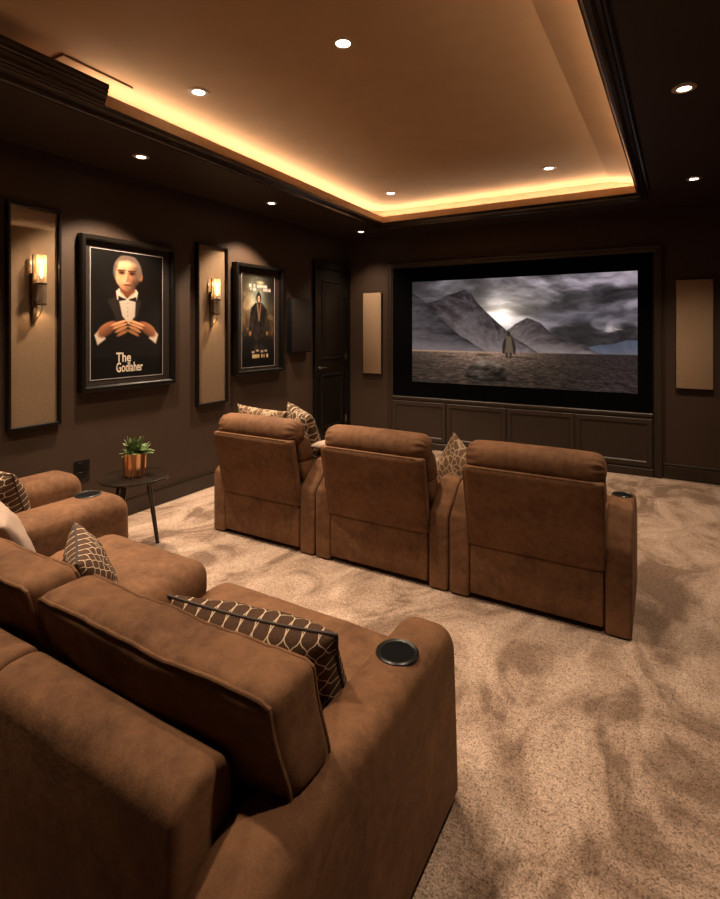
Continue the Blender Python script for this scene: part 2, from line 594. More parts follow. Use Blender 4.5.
# lowered border of the ceiling: underside, then the sides of the light trough
bm = bmesh.new()
o0, i0 = (XL, XR, YB, YF), (TX0 + .005, TX1 - .005, TY0 + .005, TY1 - .005)
def border(bm, z):
    A = [(o0[0], o0[2]), (o0[1], o0[2]), (o0[1], o0[3]), (o0[0], o0[3])]
    B = [(i0[0], i0[2]), (i0[1], i0[2]), (i0[1], i0[3]), (i0[0], i0[3])]
    va = [bm.verts.new((*p, z)) for p in A]; vb = [bm.verts.new((*p, z)) for p in B]
    for i in range(4): bm.faces.new((va[i], va[(i + 1) % 4], vb[(i + 1) % 4], vb[i]))
    return va, vb
va, vb = border(bm, ZS); wa, wb = border(bm, ZS + .035)
for i in range(4): bm.faces.new((vb[i], vb[(i + 1) % 4], wb[(i + 1) % 4], wb[i]))
for v in vb + wb: v.tag = True
for v in bm.verts:
    if v.tag: v.co.x += (0.034 if v.co.x < -1.5 else -0.028) * (TY1 - v.co.y)
struct('ceiling_border', bm, M['soffit'], label='lowered dark border of the ceiling', sharp=20)

# raised centre of the ceiling, its right margin sloping down to the trough
bm = bmesh.new()
ex = 0.27
cx0, cx1, cy0, cy1 = TX0 - ex, TX1 + ex, TY0 - ex, TY1 + ex
prof = [(cx0, 2.79), (cx0, ZC), (-0.44, ZC), (cx1, ZC - .125), (cx1, 2.79)]
top = [(cx0 - .05, 2.79), (cx0 - .05, ZC + .08), (cx1 + .05, ZC + .08), (cx1 + .05, 2.79)]
prism(bm, prof + top[::-1], 'y', cy0, cy1)
box(bm, cx0 - .05, cx1 + .05, cy0 - .05, cy0, 2.79, ZC + .08); box(bm, cx0 - .05, cx1 + .05, cy1, cy1 + .05, 2.79, ZC + .08)
tray_fit(bm)
struct('ceiling', bm, M['ceiling'], label='raised caramel centre of the ceiling', sharp=10)

# moulding round the tray opening
bm = bmesh.new()
ring_sweep(bm, [(-.072, 2.752), (-.072, 2.738), (-.062, 2.733), (-.050, 2.736), (-.046, 2.727), (-.030, 2.724), (-.026, 2.730), (-.014, 2.722), (0.0, 2.718), (.008, 2.722), (.009, 2.736), (.018, 2.738), (.024, 2.750), (.034, 2.760),
                (.036, 2.770), (.046, 2.773), (.048, 2.787), (.025, 2.790), (.005, 2.79)], TX0, TX1, TY0, TY1)
tray_fit(bm)
struct('trim_1', bm, M['trim'], label='dark stepped moulding round the raised ceiling', sharp=25)
bm = bmesh.new()
ring_sweep(bm, [(.030, 2.786), (.030, 2.862), (.010, 2.862), (.010, 2.838), (-ex, 2.838)], TX0, TX1, TY0, TY1)
tray_fit(bm)
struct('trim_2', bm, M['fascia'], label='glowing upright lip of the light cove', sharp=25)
# taller crown piece that stops part way along the left side
bm = bmesh.new()
cp = [(0.0, 2.772), (.038, 2.772), (.052, 2.782), (.054, 2.80), (.064, 2.806), (.066, 2.826), (.082, 2.846), (.098, 2.858), (.100, 2.874),
      (.112, 2.880), (.114, 2.905), (.128, 2.918), (.130, 2.945), (0.0, 2.945)]
prism(bm, [(TX0 + .03 + d * .55, 2.772 + (z - 2.772) * .70) for d, z in cp], 'y', TY0 + .03, 1.81)
tray_fit(bm)
struct('trim_3', bm, M['trim'], label='tall dark crown piece ending part way along the left cove', sharp=25)
bm = bmesh.new()
box(bm, -3.06, -2.93, 1.60, 2.04, ZC - .012, ZC - .001, 0.002, 1)
tray_fit(bm)
struct('trim_4', bm, M['ceiling'], label='pale access panel in the raised ceiling')

# baseboards
def base_prof(h): return [(0, 0.004), (.018, 0.004), (.018, h - .03), (.014, h - .022), (.013, h - .008), (.008, h), (0, h)]
bm = bmesh.new(); prism(bm, [(XL + d, z) for d, z in base_prof(.155)], 'y', YB, 5.21); struct('baseboard_left', bm, M['trim'], sharp=25)
bm = bmesh.new(); prism(bm, [(YF - d, z) for d, z in base_prof(.155)], 'x', 0.035, XR); struct('baseboard_front', bm, M['trim'], sharp=25)
bm = bmesh.new(); prism(bm, [(XR - d, z) for d, z in base_prof(.155)], 'y', YB, YF - .02); struct('baseboard_right', bm, M['trim'], sharp=25)

# door in the left wall beside the corner
dr = thing('door_1', 'black two-panel door in the left wall beside the corner', 'door', (XL, 5.64, 0)); dr['kind'] = 'structure'
y0, y1, zt = -0.34, 0.34, 2.29
bm = bmesh.new()
ring_sweep(bm, [(-.08, .002), (-.08, .036), (-.070, .040), (-.055, .034), (-.02, .030), (-.004, .026), (-.004, .002)], y0, y1, -0.3, zt,
           swap=lambda a, b, h: (h, a, max(b, 0.003)))
obj('door_casing', bm, M['door'], dr, sharp=25)
bm = bmesh.new(); box(bm, .002, .010, y0, y1, 0.004, zt)
for (za, zb) in ((1.12, 2.14), (0.25, 0.93)):
    ring_sweep(bm, [(0, .010), (.006, .019), (.018, .021), (.026, .012), (.05, .012), (.075, .020), (.085, .020)], y0 + .10, y1 - .10, za, zb, swap=lambda a, b, h: (h, a, b))
    quad(bm, *[(.020, a, b) for a, b in ((y0 + .185, za + .085), (y1 - .185, za + .085), (y1 - .185, zb - .085), (y0 + .185, zb - .085))])
obj('door_leaf', bm, M['door'], dr, sharp=25)
bm = bmesh.new()
lathe(bm, [(.026, 0), (.026, .006), (.012, .008), (.012, .03)], n=18)
bmesh.ops.rotate(bm, verts=bm.verts, cent=(0, 0, 0), matrix=Matrix.Rotation(R(90), 3, 'Y'))
tube(bm, [(.034, 0, 0), (.036, .03, .002), (.036, .11, 0)], [.010, .009, .007])
for v in bm.verts: v.co += Vector((.010, y0 + .06, 1.02))
h = obj('door_handle', bm, M['steel'], dr); tag(h, 'steel lever handle')
for z in (.3, 1.15, 2.0):
    bm = bmesh.new(); lathe(bm, [(.007, -.05), (.007, .05)], (.016, y1 - .004, z), 10); obj('hinge', bm, M['steel'], dr)

# ================================================================= FRONT WALL: screen, surround, cabinet
bm = bmesh.new()
sx0, sx1, szt = -3.09, 0.02, 2.37
pr = [(-.0, .001), (0, .036), (.008, .044), (.018, .044), (.024, .038), (.052, .038), (.060, .030), (.072, .026), (.072, .001)]
ring_sweep(bm, pr, sx0, sx1, -0.4, szt, swap=lambda a, b, h: (a, YF - h, max(b, 0.003)))
struct('trim_5', bm, M['surround'], label='brown moulded surround framing the screen wall', sharp=25)

sc = thing('projection_screen', 'wide lit screen in a black border showing a lone cloaked figure before mountains', 'screen', (-1.54, YF, 0.66))
bm = bmesh.new(); box(bm, -1.476, 1.476, -.022, -.001, 0, 1.635)
obj('border', bm, M['black'], sc)
SW0, SW1, SZ0, SZ1 = -2.742 + 1.54, -0.20 + 1.54, 0.842 - .66, 2.113 - .66


def paint_screen(u, v):
    u = u / (1.276 - .276 * u)            # layout was noted along the sloping view of the screen
    sh = u.shape
    # sky
    wx, wy = fbm(u, v, 3, 4, 15, 4) - .5, fbm(u, v, 3, 4, 19, 4) - .5
    st = fbm(u + .22 * wx + v * .3, v - u * 0.20 + .30 * wy, 3.4, 5.5, 11, 6, .52)
    st2 = fbm(u + .3 * wy + v * 0.5, v - u * 0.26 + .25 * wx, 9.0, 15.0, 31, 5, .6)
    lum = 50 + 100 * sstep(0.36, 0.68, st) + 84 * (st2 - 0.5)
    lum = lum * (0.80 + 0.30 * sstep(0.45, 1.0, u) * sstep(.45, .0, v))
    img = lum[..., None] * np.array([1.0, 0.93, 1.0])[None, None, :]
    d = np.hypot((u - 0.385) * 2.0, v - 0.33)
    d2 = np.hypot((u - 0.375) * 1.2, (v - 0.33) * 1.0)
    glow = np.exp(-(d / 0.10) ** 2) * 95 + np.exp(-(d2 / 0.20) ** 2) * 120 + np.exp(-(d / .6) ** 2) * 22
    glow = glow * (0.55 + 0.75 * st)
    img = img + glow[..., None] * np.array([1.0, 0.93, 0.82])[None, None, :]
    # break of light upper left and streaks low right
    img = img + (np.exp(-((np.hypot((u - .17) * 1.6, v - .06)) / .10) ** 2) * 80 * st)[..., None]
    low = np.exp(-((v - (.53 - .10 * (u - .65))) / .05) ** 2) * sstep(.55, .75, u) * sstep(.45, .7, st2 * .5 + st * .5)
    img = img * (1 + .35 * np.exp(-((u - .62) / .18) ** 2 - ((v - .12) / .16) ** 2))[..., None]
    img = img + low[..., None] * np.array([125, 112, 100])[None, None, :]
    img = blend(img, sstep(0.25, 0.0, u) * sstep(0.3, 0.05, v) * 0.45, (62, 58, 62))
    dk = np.exp(-((v - .36 - .15 * (.75 - u)) / .06) ** 2) * sstep(.5, .62, u) * sstep(.98, .8, u)
    img = blend(img, dk * 0.5, (70, 68, 78))
    # far blue range
    def ridge(pts, rough, seed, f):
        xs, ys = zip(*pts)
        return np.interp(u, xs, ys) + (fbm(u, u * 0 + .37, f, 1.0, seed, 5, .6) - .5) * rough
    def range_(img, pts, rough, seed, f, top, bot, tex=18, light=0.0):
        r = ridge(pts, rough, seed, f)
        m = sstep(-0.004, 0.004, v - r)
        t = np.clip((v - r) / (0.69 - r + 1e-6), 0, 1)
        c = np.array(top)[None, None, :] * (1 - t[..., None]) + np.array(bot)[None, None, :] * t[..., None]
        sk = u * 1.0 + (v - r) * (.55 if seed % 20 == 1 else -.35)
        rk = 1 - np.abs(2 * fbm(sk, v, 20, 7, seed + 50, 5, .62) - 1) - .72
        rk = rk + .8 * (fbm(u, v, 40, 40, seed + 60, 4, .65) - .5)
        c = c + (rk * tex * 2.6 * (1 - .6 * t))[..., None]
        if light: c = c + (light * np.exp(-((u - .40) / .07) ** 2) * (1 - t))[..., None] * np.array([1, .92, .82])[None, None, :]
        return blend(img, m, c)
    img = range_(img, [(0, .9), (.70, .72), (.76, .635), (.82, .615), (.88, .60), (.95, .572), (1, .575)], .03, 71, 9, (66, 72, 88), (88, 88, 98), 8)
    img = range_(img, [(0, .8), (.36, .62), (.41, .49), (.45, .43), (.505, .375), (.535, .40), (.565, .43), (.60, .50), (.63, .545), (.68, .585), (.745, .60), (.80, .66), (.86, .70), (1, .8)],
                 .035, 81, 14, (48, 41, 43), (122, 109, 108), 24, 60)
    img = range_(img, [(0, .20), (.07, .21), (.10, .20), (.15, .14), (.19, .125), (.226, .10), (.255, .14), (.28, .22), (.33, .33), (.40, .46), (.44, .545), (.50, .62), (.56, .70), (1, 1)],
                 .03, 91, 12, (40, 34, 37), (112, 100, 100), 26, 20)
    img = range_(img, [(0, .10), (.05, .19), (.09, .30), (.15, .42), (.20, .52), (.27, .62), (.33, .70), (1, 1.2)], .04, 101, 12, (34, 31, 36), (86, 78, 80), 22)
    # ground haze
    hz = np.exp(-((v - .665) / .05) ** 2) * sstep(.75, .3, u)
    img = blend(img, hz * .35, (138, 124, 120))
    # ground
    g = sstep(.682, .690, v)
    dep = np.clip((v - .685) / .315, 0, 1)
    fx = (u - .42) / (0.16 + dep)
    n1 = fbm(fx, np.log(dep + .05), 34, 18, 121, 5, .65); n2 = fbm(fx, np.log(dep + .05), 60, 34, 131, 3)
    warm = np.exp(-((u - .33) / .27) ** 2) * np.exp(-dep * 2.2)
    gl = 30 + 120 * warm + 130 * (n1 - .5) * (0.45 + warm) + 60 * (n2 - .5) + 12 * sstep(.6, 0, u)
    gc = gl[..., None] * np.array([1.0, .80, .68])[None, None, :] + sstep(.5, 1, u)[..., None] * np.array([8, 6, 12])[None, None, :]
    img = blend(img, g, gc)
    img = blend(img, np.exp(-((v - .688) / .006) ** 2) * sstep(.45, .1, u) * .7, (196, 150, 112))
    # boulder
    bo = poly(u, v, [(.228, .93), (.240, .85), (.275, .785), (.32, .755), (.36, .765), (.40, .82), (.425, .90), (.41, .955), (.30, .965)], .008)
    bn = fbm(u + v * .4, v, 30, 26, 141, 4, .6)
    bc = (58 + 150 * (bn - .5) + 60 * np.exp(-((v - .775) / .035) ** 2) - 40 * sstep(.86, .95, v))[..., None] * np.array([1, .86, .76])[None, None, :]
    img = blend(img, bo, bc)
    for cu, cv, ru, rv in ((.15, .74, .03, .012), (.31, .715, .035, .012), (.05, .80, .06, .02), (.19, .85, .03, .012), (.76, .82, .02, .012), (.84, .86, .018, .012), (.52, .74, .03, .008)):
        img = blend(img, ell(u, v, cu, cv, ru, rv, .5) * .65, (46, 36, 31))
    # lone figure in a long cloak, seen from behind
    img = blend(img, ell(u, v, .45, .728, .05, .006, .6) * .7, (40, 30, 26))
    img = blend(img, poly(u, v, [(.408, .545), (.420, .530), (.430, .545), (.442, .60), (.446, .70), (.397, .70), (.400, .60)], .003), (92, 78, 64))
    img = blend(img, poly(u, v, [(.400, .57), (.410, .55), (.408, .63), (.402, .70), (.393, .695), (.393, .63)], .003), (38, 31, 27))
    img = blend(img, poly(u, v, [(.432, .55), (.444, .575), (.452, .64), (.451, .70), (.443, .70), (.438, .63)], .003), (38, 31, 27))
    img = blend(img, ell(u, v, .421, .517, .0075, .026, .25), (44, 35, 30))
    for fu in (.412, .430): img = blend(img, poly(u, v, [(fu - .005, .69), (fu + .005, .69), (fu + .004, .735), (fu - .004, .735)], .002), (44, 36, 31))
    return img


pic = picture('picture', 460, 240, paint_screen, lambda u, v: (SW0 + u * (SW1 - SW0), 0 * u - .0235, SZ1 - v * (SZ1 - SZ0)), attr_mat('screen_picture', emit=1.05), sc)
tag(pic, 'lit picture of a cloaked figure on a plain below mountains')

cab = thing('media_cabinet', 'long low brown cabinet with four flat panel doors under the screen', 'cabinet', (-1.54, YF, 0))
bm = bmesh.new(); box(bm, -1.478, 1.478, -.030, -.001, .003, .60, .002, 1); obj('body', bm, M['surround'], cab)
bm = bmesh.new(); prism(bm, [(-.001, .60), (-.034, .60), (-.038, .612), (-.048, .618), (-.050, .640), (-.044, .648), (-.001, .648)], 'x', -1.478, 1.478); obj('top', bm, M['surround'], cab, sharp=25)
bm = bmesh.new(); prism(bm, [(-.030, .003), (-.042, .003), (-.042, .075), (-.036, .085), (-.030, .088)], 'x', -1.478, 1.478); obj('plinth', bm, M['surround'], cab, sharp=25)
for k in range(4):
    a = -1.478 + k * .739
    bm = bmesh.new()
    ring_sweep(bm, [(.006, -.0305), (.006, -.044), (.010, -.047), (.052, -.047), (.058, -.040), (.064, -.036), (.070, -.036)], a, a + .739, .095, .595, swap=lambda p, q, h: (p, h, q))
    quad(bm, *[(p, -.036, q) for p, q in ((a + .070, .165), (a + .669, .165), (a + .669, .525), (a + .070, .525))])
    obj('door', bm, M['surround'], cab, sharp=25)

# cloth speaker panels either side of the screen
for (x0, x1, lab) in ((-3.462, -3.185, 'tall narrow tan cloth panel between the door and the screen surround'), (0.137, 0.448, 'tall tan cloth panel right of the screen surround')):
    t = thing('acoustic_panel', lab, 'wall panel', ((x0 + x1) / 2, YF, .92), group='tan cloth panels beside the screen'); w = (x1 - x0) / 2
    bm = bmesh.new(); box(bm, -w, w, -.030, -.001, -.012, 1.08, .002, 1); obj('backing', bm, M['frame'], t)
    bm = bmesh.new(); box(bm, -w + .002, w - .002, -.042, -.028, 0, 1.075, .006, 2); obj('cloth_face', bm, M['panel_plain'], t)

# ================================================================= LEFT WALL
def framed_panel(y0, y1, z0, z1, lab):
    t = thing('framed_wall_panel', lab, 'wall panel', (XL, (y0 + y1) / 2, z0), group='framed cloth panels behind the sconces'); w = (y1 - y0) / 2; H = z1 - z0
    bm = bmesh.new()
    ring_sweep(bm, [(0, .001), (0, .036), (.004, .040), (.018, .040), (.022, .034), (.022, .012)], -w, w, 0, H, swap=lambda a, b, h: (h, a, b)); obj('frame', bm, M['frame'], t, sharp=25)
    bm = bmesh.new(); box(bm, .001, .016, -w + .02, w - .02, .02, H - .02); obj('cloth_face', bm, M['panel'], t)
    return t

framed_panel(1.75, 2.10, .83, 2.345, 'tall framed tan cloth panel at the photo edge, behind the left sconce')
framed_panel(3.35, 3.74, .79, 2.31, 'tall framed tan cloth panel between the two framed posters')


def sconce(y, z, lab):
    t = thing('wall_sconce', lab, 'wall lamp', (XL + .016, y, z), group='bronze wall sconces')
    bm = bmesh.new(); box(bm, .0, .026, -.024, .012, -.14, .077, .003, 2); obj('backplate', bm, M['bronze'], t)
    bm = bmesh.new(); box(bm, .024, .060, -.006, .010, -.125, -.110, .002, 1); obj('bracket', bm, M['bronze'], t)
    bm = bmesh.new(); box(bm, .020, .034, -.022, -.010, .06, .205, .002, 1); obj('upright', bm, M['bronze'], t)
    bm = bmesh.new(); prism(bm, [(.002, -.14), (.028, -.14), (.014, -.255), (.002, -.255)], 'y', -.018, .012, .003, 1); obj('tail_fin', bm, M['bronze'], t)
    bm = bmesh.new(); tube(bm, [(.060, .022, -.142), (.060, .022, -.165), (.048, .016, -.205), (.022, .002, -.240)], .0035); obj('stay_rod', bm, M['bronze'], t)
    c = (.060, .020, 0); gr = .030
    bm = bmesh.new(); lathe(bm, [(gr, .008), (gr, .20), (gr - .003, .20), (gr - .003, .008)], c, 28, cap=False); s = obj('glass_shade', bm, M['shade'], t); tag(s, 'glowing frosted glass tube')
    bm = bmesh.new()
    n = 40; rr = [gr + (.0014 if i % 2 else 0) for i in range(n)]
    for i in range(n):
        a, b = 2 * PI * i / n, 2 * PI * (i + 1) / n
        quad(bm, *[(c[0] + r * math.cos(q), c[1] + r * math.sin(q), zz) for (q, r, zz) in ((a, rr[i], -.132), (b, rr[(i + 1) % n], -.132), (b, rr[(i + 1) % n], .0), (a, rr[i], .0))])
    bmesh.ops.remove_doubles(bm, verts=bm.verts, dist=1e-5)
    obj('ribbed_glass', bm, M['ribbed'], t, sharp=0)
    bm = bmesh.new(); lathe(bm, [(gr + .003, .0), (gr + .003, .010), (.012, .010), (.012, .0)], c, 28); obj('collar', bm, M['bronze'], t)
    bm = bmesh.new(); lathe(bm, [(gr + .002, -.140), (gr + .002, -.131), (.020, -.131), (.020, -.140)], c, 28); obj('lower_rim', bm, M['bronze'], t)
    bm = bmesh.new(); lathe(bm, [(.003, .045), (.008, .055), (.012, .085), (.011, .115), (.005, .135), (.001, .138)], c, 16); obj('bulb', bm, M['bulb'], t)
    l = bpy.data.lights.new('sconce_light', 'POINT'); l.energy = 0.9; l.color = (1.0, .62, .30); l.shadow_soft_size = .014
    lo = bpy.data.objects.new('sconce_light', l); COL.objects.link(lo); lo.parent = t; lo.location = (c[0], c[1], .155)
    l = bpy.data.lights.new('sconce_downlight', 'SPOT'); l.energy = 5.0; l.color = (1.0, .66, .36); l.shadow_soft_size = .02; l.spot_size = R(140); l.spot_blend = .5
    lo = bpy.data.objects.new('sconce_downlight', l); COL.objects.link(lo); lo.parent = t; lo.location = (c[0], c[1], -.145)
    return t

sconce(1.922, 1.81, 'bronze sconce with lit glass tube on the cloth panel at the photo edge')
sconce(3.532, 1.785, 'bronze sconce with lit glass tube on the panel between the posters')


def framed_print(y0, y1, z0, z1, iy0, iy1, iz0, iz1, lab, depth):
    t = thing('framed_poster', lab, 'framed poster', (XL, (y0 + y1) / 2, z0)); w = (y1 - y0) / 2; cy = (y0 + y1) / 2; H = z1 - z0
    bm = bmesh.new()
    ring_sweep(bm, [(0, .001), (0, depth - .006), (.006, depth), (.030, depth), (.036, depth - .008), (.040, depth - .012), (.040, .014)], -w, w, 0, H, swap=lambda a, b, h: (h, a, b)); obj('frame', bm, M['frame'], t, sharp=25)
    bm = bmesh.new(); box(bm, .001, .016, -w + .035, w - .035, .035, H - .035); obj('mat_board', bm, M['mat'], t)
    a, b, c, d = iy0 - cy, iy1 - cy, iz0 - z0, iz1 - z0
    bm = bmesh.new()
    ring_sweep(bm, [(0, .016), (0, .019), (.006, .019), (.006, .016)], a, b, c, d, swap=lambda p, q, h: (h, p, q)); obj('fillet', bm, M['line'], t, sharp=25)
    return t, (a + .006, b - .006, c + .006, d - .006)

PM = attr_mat('printed_paper', coat=0.5)


def paint_suit(u, v):
    """a plain portrait: an older person in dark evening wear with hands joined (no particular artwork)"""
    u = .5 + (u - .475) / 1.32; v = np.interp(v, [0, .03, .315, .37, .60, .80, 1], [0, .065, .285, .315, .585, .75, 1])
    img = np.zeros(u.shape + (3,)) + np.array([9, 7, 6])
    n = fbm(u, v, 9, 12, 201, 4)
    img = img + (np.exp(-(np.hypot((u - .5) * 1.1, (v - .32)) / .35) ** 2) * 12 * (.5 + n))[..., None] * np.array([1, .8, .65])
    jacket = poly(u, v, [(.04, .80), (.07, .42), (.18, .345), (.36, .30), (.60, .30), (.80, .345), (.93, .42), (.97, .80)], .015)
    img = blend(img, jacket, (17, 14, 13))
    img = blend(img, poly(u, v, [(.30, .335), (.40, .30), (.46, .52), (.41, .56)], .008), (38, 31, 27))
    img = blend(img, poly(u, v, [(.66, .335), (.585, .30), (.545, .52), (.58, .56)], .008), (38, 31, 27))
    img = blend(img, poly(u, v, [(.41, .315), (.595, .315), (.585, .48), (.52, .56), (.45, .48)], .008), (178, 164, 148))
    for k in range(4): img = blend(img, ell(u, v, .508, .36 + .04 * k, .006, .004, .3), (90, 76, 66))
    img = blend(img, poly(u, v, [(.385, .285), (.42, .265), (.50, .315), (.595, .265), (.62, .285), (.60, .33), (.40, .33)], .006), (196, 178, 158))
    img = blend(img, poly(u, v, [(.41, .305), (.49, .318), (.49, .328), (.41, .342)], .005), (12, 10, 10))
    img = blend(img, poly(u, v, [(.60, .305), (.52, .318), (.52, .328), (.60, .342)], .005), (12, 10, 10))
    # neck and head
    img = blend(img, poly(u, v, [(.42, .20), (.59, .20), (.585, .285), (.50, .312), (.43, .285)], .01), (104, 56, 32))
    head = ell(u, v, .505, .172, .135, .102, .05)
    jaw = poly(u, v, [(.375, .18), (.635, .18), (.615, .235), (.56, .272), (.50, .282), (.44, .27), (.39, .232)], .008)
    hm = np.maximum(head, jaw)
    lit = np.clip(.42 + .58 * sstep(.64, .44, u) - .22 * sstep(.19, .27, v), .2, 1)
    skin = lit[..., None] * np.array([206, 150, 112]) + (fbm(u, v, 14, 18, 211, 4) - .5)[..., None] * 70
    img = blend(img, hm, skin)
    img = blend(img, ell(u, v, .648, .185, .022, .028, .3), (150, 88, 55))                       # ear
    hair = np.clip(ell(u, v, .51, .165, .152, .112, .05) - poly(u, v, [(.395, .30), (.385, .165), (.42, .105), (.52, .092), (.60, .125), (.628, .30)], .012), 0, 1)
    img = blend(img, hair * sstep(.24, .17, v), (92, 78, 68))
    img = blend(img, ell(u, v, .50, .115, .09, .02, .6) * .5, (236, 178, 138))
    for eu in (.445, .555):
        img = blend(img, ell(u, v, eu, .168, .036, .013, .5) * .85, (64, 32, 20)); img = blend(img, ell(u, v, eu, .170, .014, .006, .4), (22, 14, 11))
        img = blend(img, poly(u, v, [(eu - .045, .152), (eu + .042, .149), (eu + .042, .156), (eu - .045, .160)], .004), (58, 36, 25))
    img = blend(img, poly(u, v, [(.515, .168), (.53, .218), (.50, .226), (.488, .218)], .006) * .55, (124, 66, 40))
    img = blend(img, ell(u, v, .505, .243, .046, .005, .5), (84, 38, 27)); img = blend(img, ell(u, v, .505, .256, .035, .005, .6) * .5, (150, 82, 56))
    # joined hands with cuffs
    for (cx, s) in ((.335, 1), (.69, -1)):
        img = blend(img, poly(u, v, [(cx - s * .16, .635), (cx - s * .10, .59), (cx - s * .05, .66), (cx - s * .13, .70)], .008), (186, 168, 150))
        img = blend(img, ell(u, v, cx - s * .03, .590, .105, .046, .2, -.45 * s), ((70 + 90 * np.clip(.5 - s * (u - cx) * 4 - (v - .585) * 9, 0, 1)))[..., None] * np.array([1, .62, .42]))
        for k in range(4):
            x, y = cx + s * (.085 + .012 * k), .545 + .026 * k
            img = blend(img, ell(u, v, x, y, .088 - .008 * k, .0145, .3, -.30 * s), (214 - 26 * k, 150 - 20 * k, 106 - 16 * k))
            img = blend(img, ell(u, v, x, y + .014, .08, .004, .5, -.30 * s) * .85, (34, 18, 12))
    return img


def paint_figure(u, v):
    """a plain film-style print: hooded person standing before a hazy town (no particular artwork)"""
    n = fbm(u, v, 7, 12, 301, 5)
    img = np.zeros(u.shape + (3,)) + np.array([20, 16, 12])
    d = np.hypot((u - .45) * 1.0, (v - .27) * 1.3)
    img = img + (np.exp(-(d / .30) ** 2) * (.55 + .9 * n))[..., None] * np.array([112, 122, 112])
    img = img + (np.exp(-(np.hypot(u - .05, (v - .38) * 1.4) / .32) ** 2) * n)[..., None] * np.array([150, 112, 70])
    img = img + (np.exp(-(np.hypot(u - .95, (v - .5) * 1.4) / .28) ** 2) * n)[..., None] * np.array([96, 76, 46])
    bl = (vnoise(u, v, 11, 20, 331) > .62) & (v > .36) & (v < .66)
    img = img + (bl * 34.0 * (1 - sstep(.2, .42, np.abs(u - .5)) * -.4) * n)[..., None] * np.array([1, .8, .5])
    img = img * (1 - .62 * sstep(.62, .86, v))[..., None]
    # title lines too small to read: broken pale dabs
    for (a, b, y, h, f) in ((.20, .84, .115, .018, 17), (.20, .88, .152, .018, 19)):
        dab = (vnoise(u, v * 0 + .3, f * 1.6, 1, 341 + int(y * 100)) > .34) & (u > a) & (u < b)
        img = blend(img, dab * np.exp(-((v - y) / h) ** 4) * (.6 + .4 * vnoise(u, v, 40, 60, 345)), (206, 186, 178))
    img = blend(img, ell(u, v, .55, .075, .10, .016, .8) * .7, (206, 190, 150))
    body = poly(u, v, [(.40, .30), (.60, .30), (.74, .36), (.80, .50), (.80, .62), (.72, .63), (.69, .50), (.68, .66), (.66, .83), (.55, .83), (.515, .68), (.47, .83), (.36, .83), (.36, .66), (.33, .50), (.28, .63), (.20, .62), (.22, .50), (.27, .36)], .012)
    bn = fbm(u, v, 22, 26, 351, 4)
    img = blend(img, body, (34 + 70 * (bn - .5))[..., None] * np.array([1, .82, .68]))
    img = blend(img, ell(u, v, .50, .245, .075, .062, .12), (34, 28, 25))
    img = blend(img, poly(u, v, [(.44, .22), (.50, .165), (.56, .22)], .01), (34, 28, 25))
    img = blend(img, ell(u, v, .505, .258, .038, .038, .25), (186, 142, 112))
    for eu in (.488, .525): img = blend(img, ell(u, v, eu, .25, .010, .006, .5), (40, 26, 20))
    img = blend(img, poly(u, v, [(.44, .31), (.49, .31), (.51, .43), (.55, .31), (.58, .31), (.53, .50), (.49, .50)], .01) * .7, (150, 116, 86))
    img = blend(img, ell(u, v, .24, .635, .035, .028, .4), (150, 104, 66)); img = blend(img, ell(u, v, .76, .635, .032, .026, .4), (130, 94, 64))
    dab = (vnoise(u, v * 0 + .3, 30, 1, 371) > .30) & (u > .26) & (u < .80)
    img = blend(img, dab * np.exp(-((v - .885) / .022) ** 6), (196, 168, 126))
    for (cu, cv) in ((.33, .84), (.46, .825), (.60, .835), (.72, .83)): img = blend(img, ell(u, v, cu, cv, .05, .014, .5), (170, 150, 128))
    return img


t, (a, b, c, d) = framed_print(2.235, 3.085, 1.035, 2.215, 2.322, 2.98, 1.117, 2.127, 'larger framed poster of a grey-haired man in dark evening wear', .060)
picture('print', 150, 230, paint_suit, lambda u, v: (0 * u + .0175, a + u * (b - a), d - v * (d - c)), PM, t)
def lettering(body, size, loc, parent, sx):
    cu = bpy.data.curves.new('lettering', 'FONT'); cu.body = body; cu.size = size; cu.align_x = 'LEFT'; cu.extrude = .0004; cu.offset = .0016
    o = bpy.data.objects.new('lettering', cu); COL.objects.link(o); o.parent = parent; o.location = loc; o.rotation_euler = (R(90), 0, R(90)); o.scale = (sx, 1, 1)
    cu.materials.append(M['letters'])
    me = bpy.data.meshes.new_from_object(o); o2 = bpy.data.objects.new('lettering', me); COL.objects.link(o2)
    o2.parent = parent; o2.location = loc; o2.rotation_euler = o.rotation_euler; o2.scale = o.scale
    bpy.data.objects.remove(o); return o2
M['letters'] = plain('cream_ink', (0.52, 0.43, 0.33), 0.6)
W = b - a
lettering('The', .105, (.0185, a + .325 * W, c + .125), t, .80)
lettering('Godlaher', .105, (.0185, a + .325 * W, c + .045), t, .60)

t, (a2, b2, c2, d2) = framed_print(3.825, 4.585, 1.04, 2.185, 3.945, 4.47, 1.105, 2.085, 'smaller framed poster of a hooded figure standing full length', .070)
picture('print', 120, 210, paint_figure, lambda u, v: (0 * u + .0175, a2 + u * (b2 - a2), d2 - v * (d2 - c2)), PM, t)

t = thing('wall_speaker', 'small black wall speaker between the hooded-figure poster and the door', 'speaker', (XL, 4.90, 1.235))
bm = bmesh.new(); box(bm, .001, .07, -.19, .19, 0, .635, .006, 2); obj('cabinet', bm, M['plastic'], t)
bm = bmesh.new(); box(bm, .068, .082, -.182, .182, .008, .627, .005, 2); obj('grille', bm, M['grille'], t)

t = thing('wall_outlet', 'dark wall socket plate low on the wall behind the armchair', 'wall socket', (XL, 2.27, .455))
bm = bmesh.new(); box(bm, .001, .007, -.06, .06, -.075, .075, .003, 2); obj('plate', bm, M['door'], t)
for dz in (-.035, .035):
    bm = bmesh.new(); box(bm, .006, .009, -.032, .032, dz - .024, dz + .024, .002, 1); obj('socket', bm, M['plastic'], t)

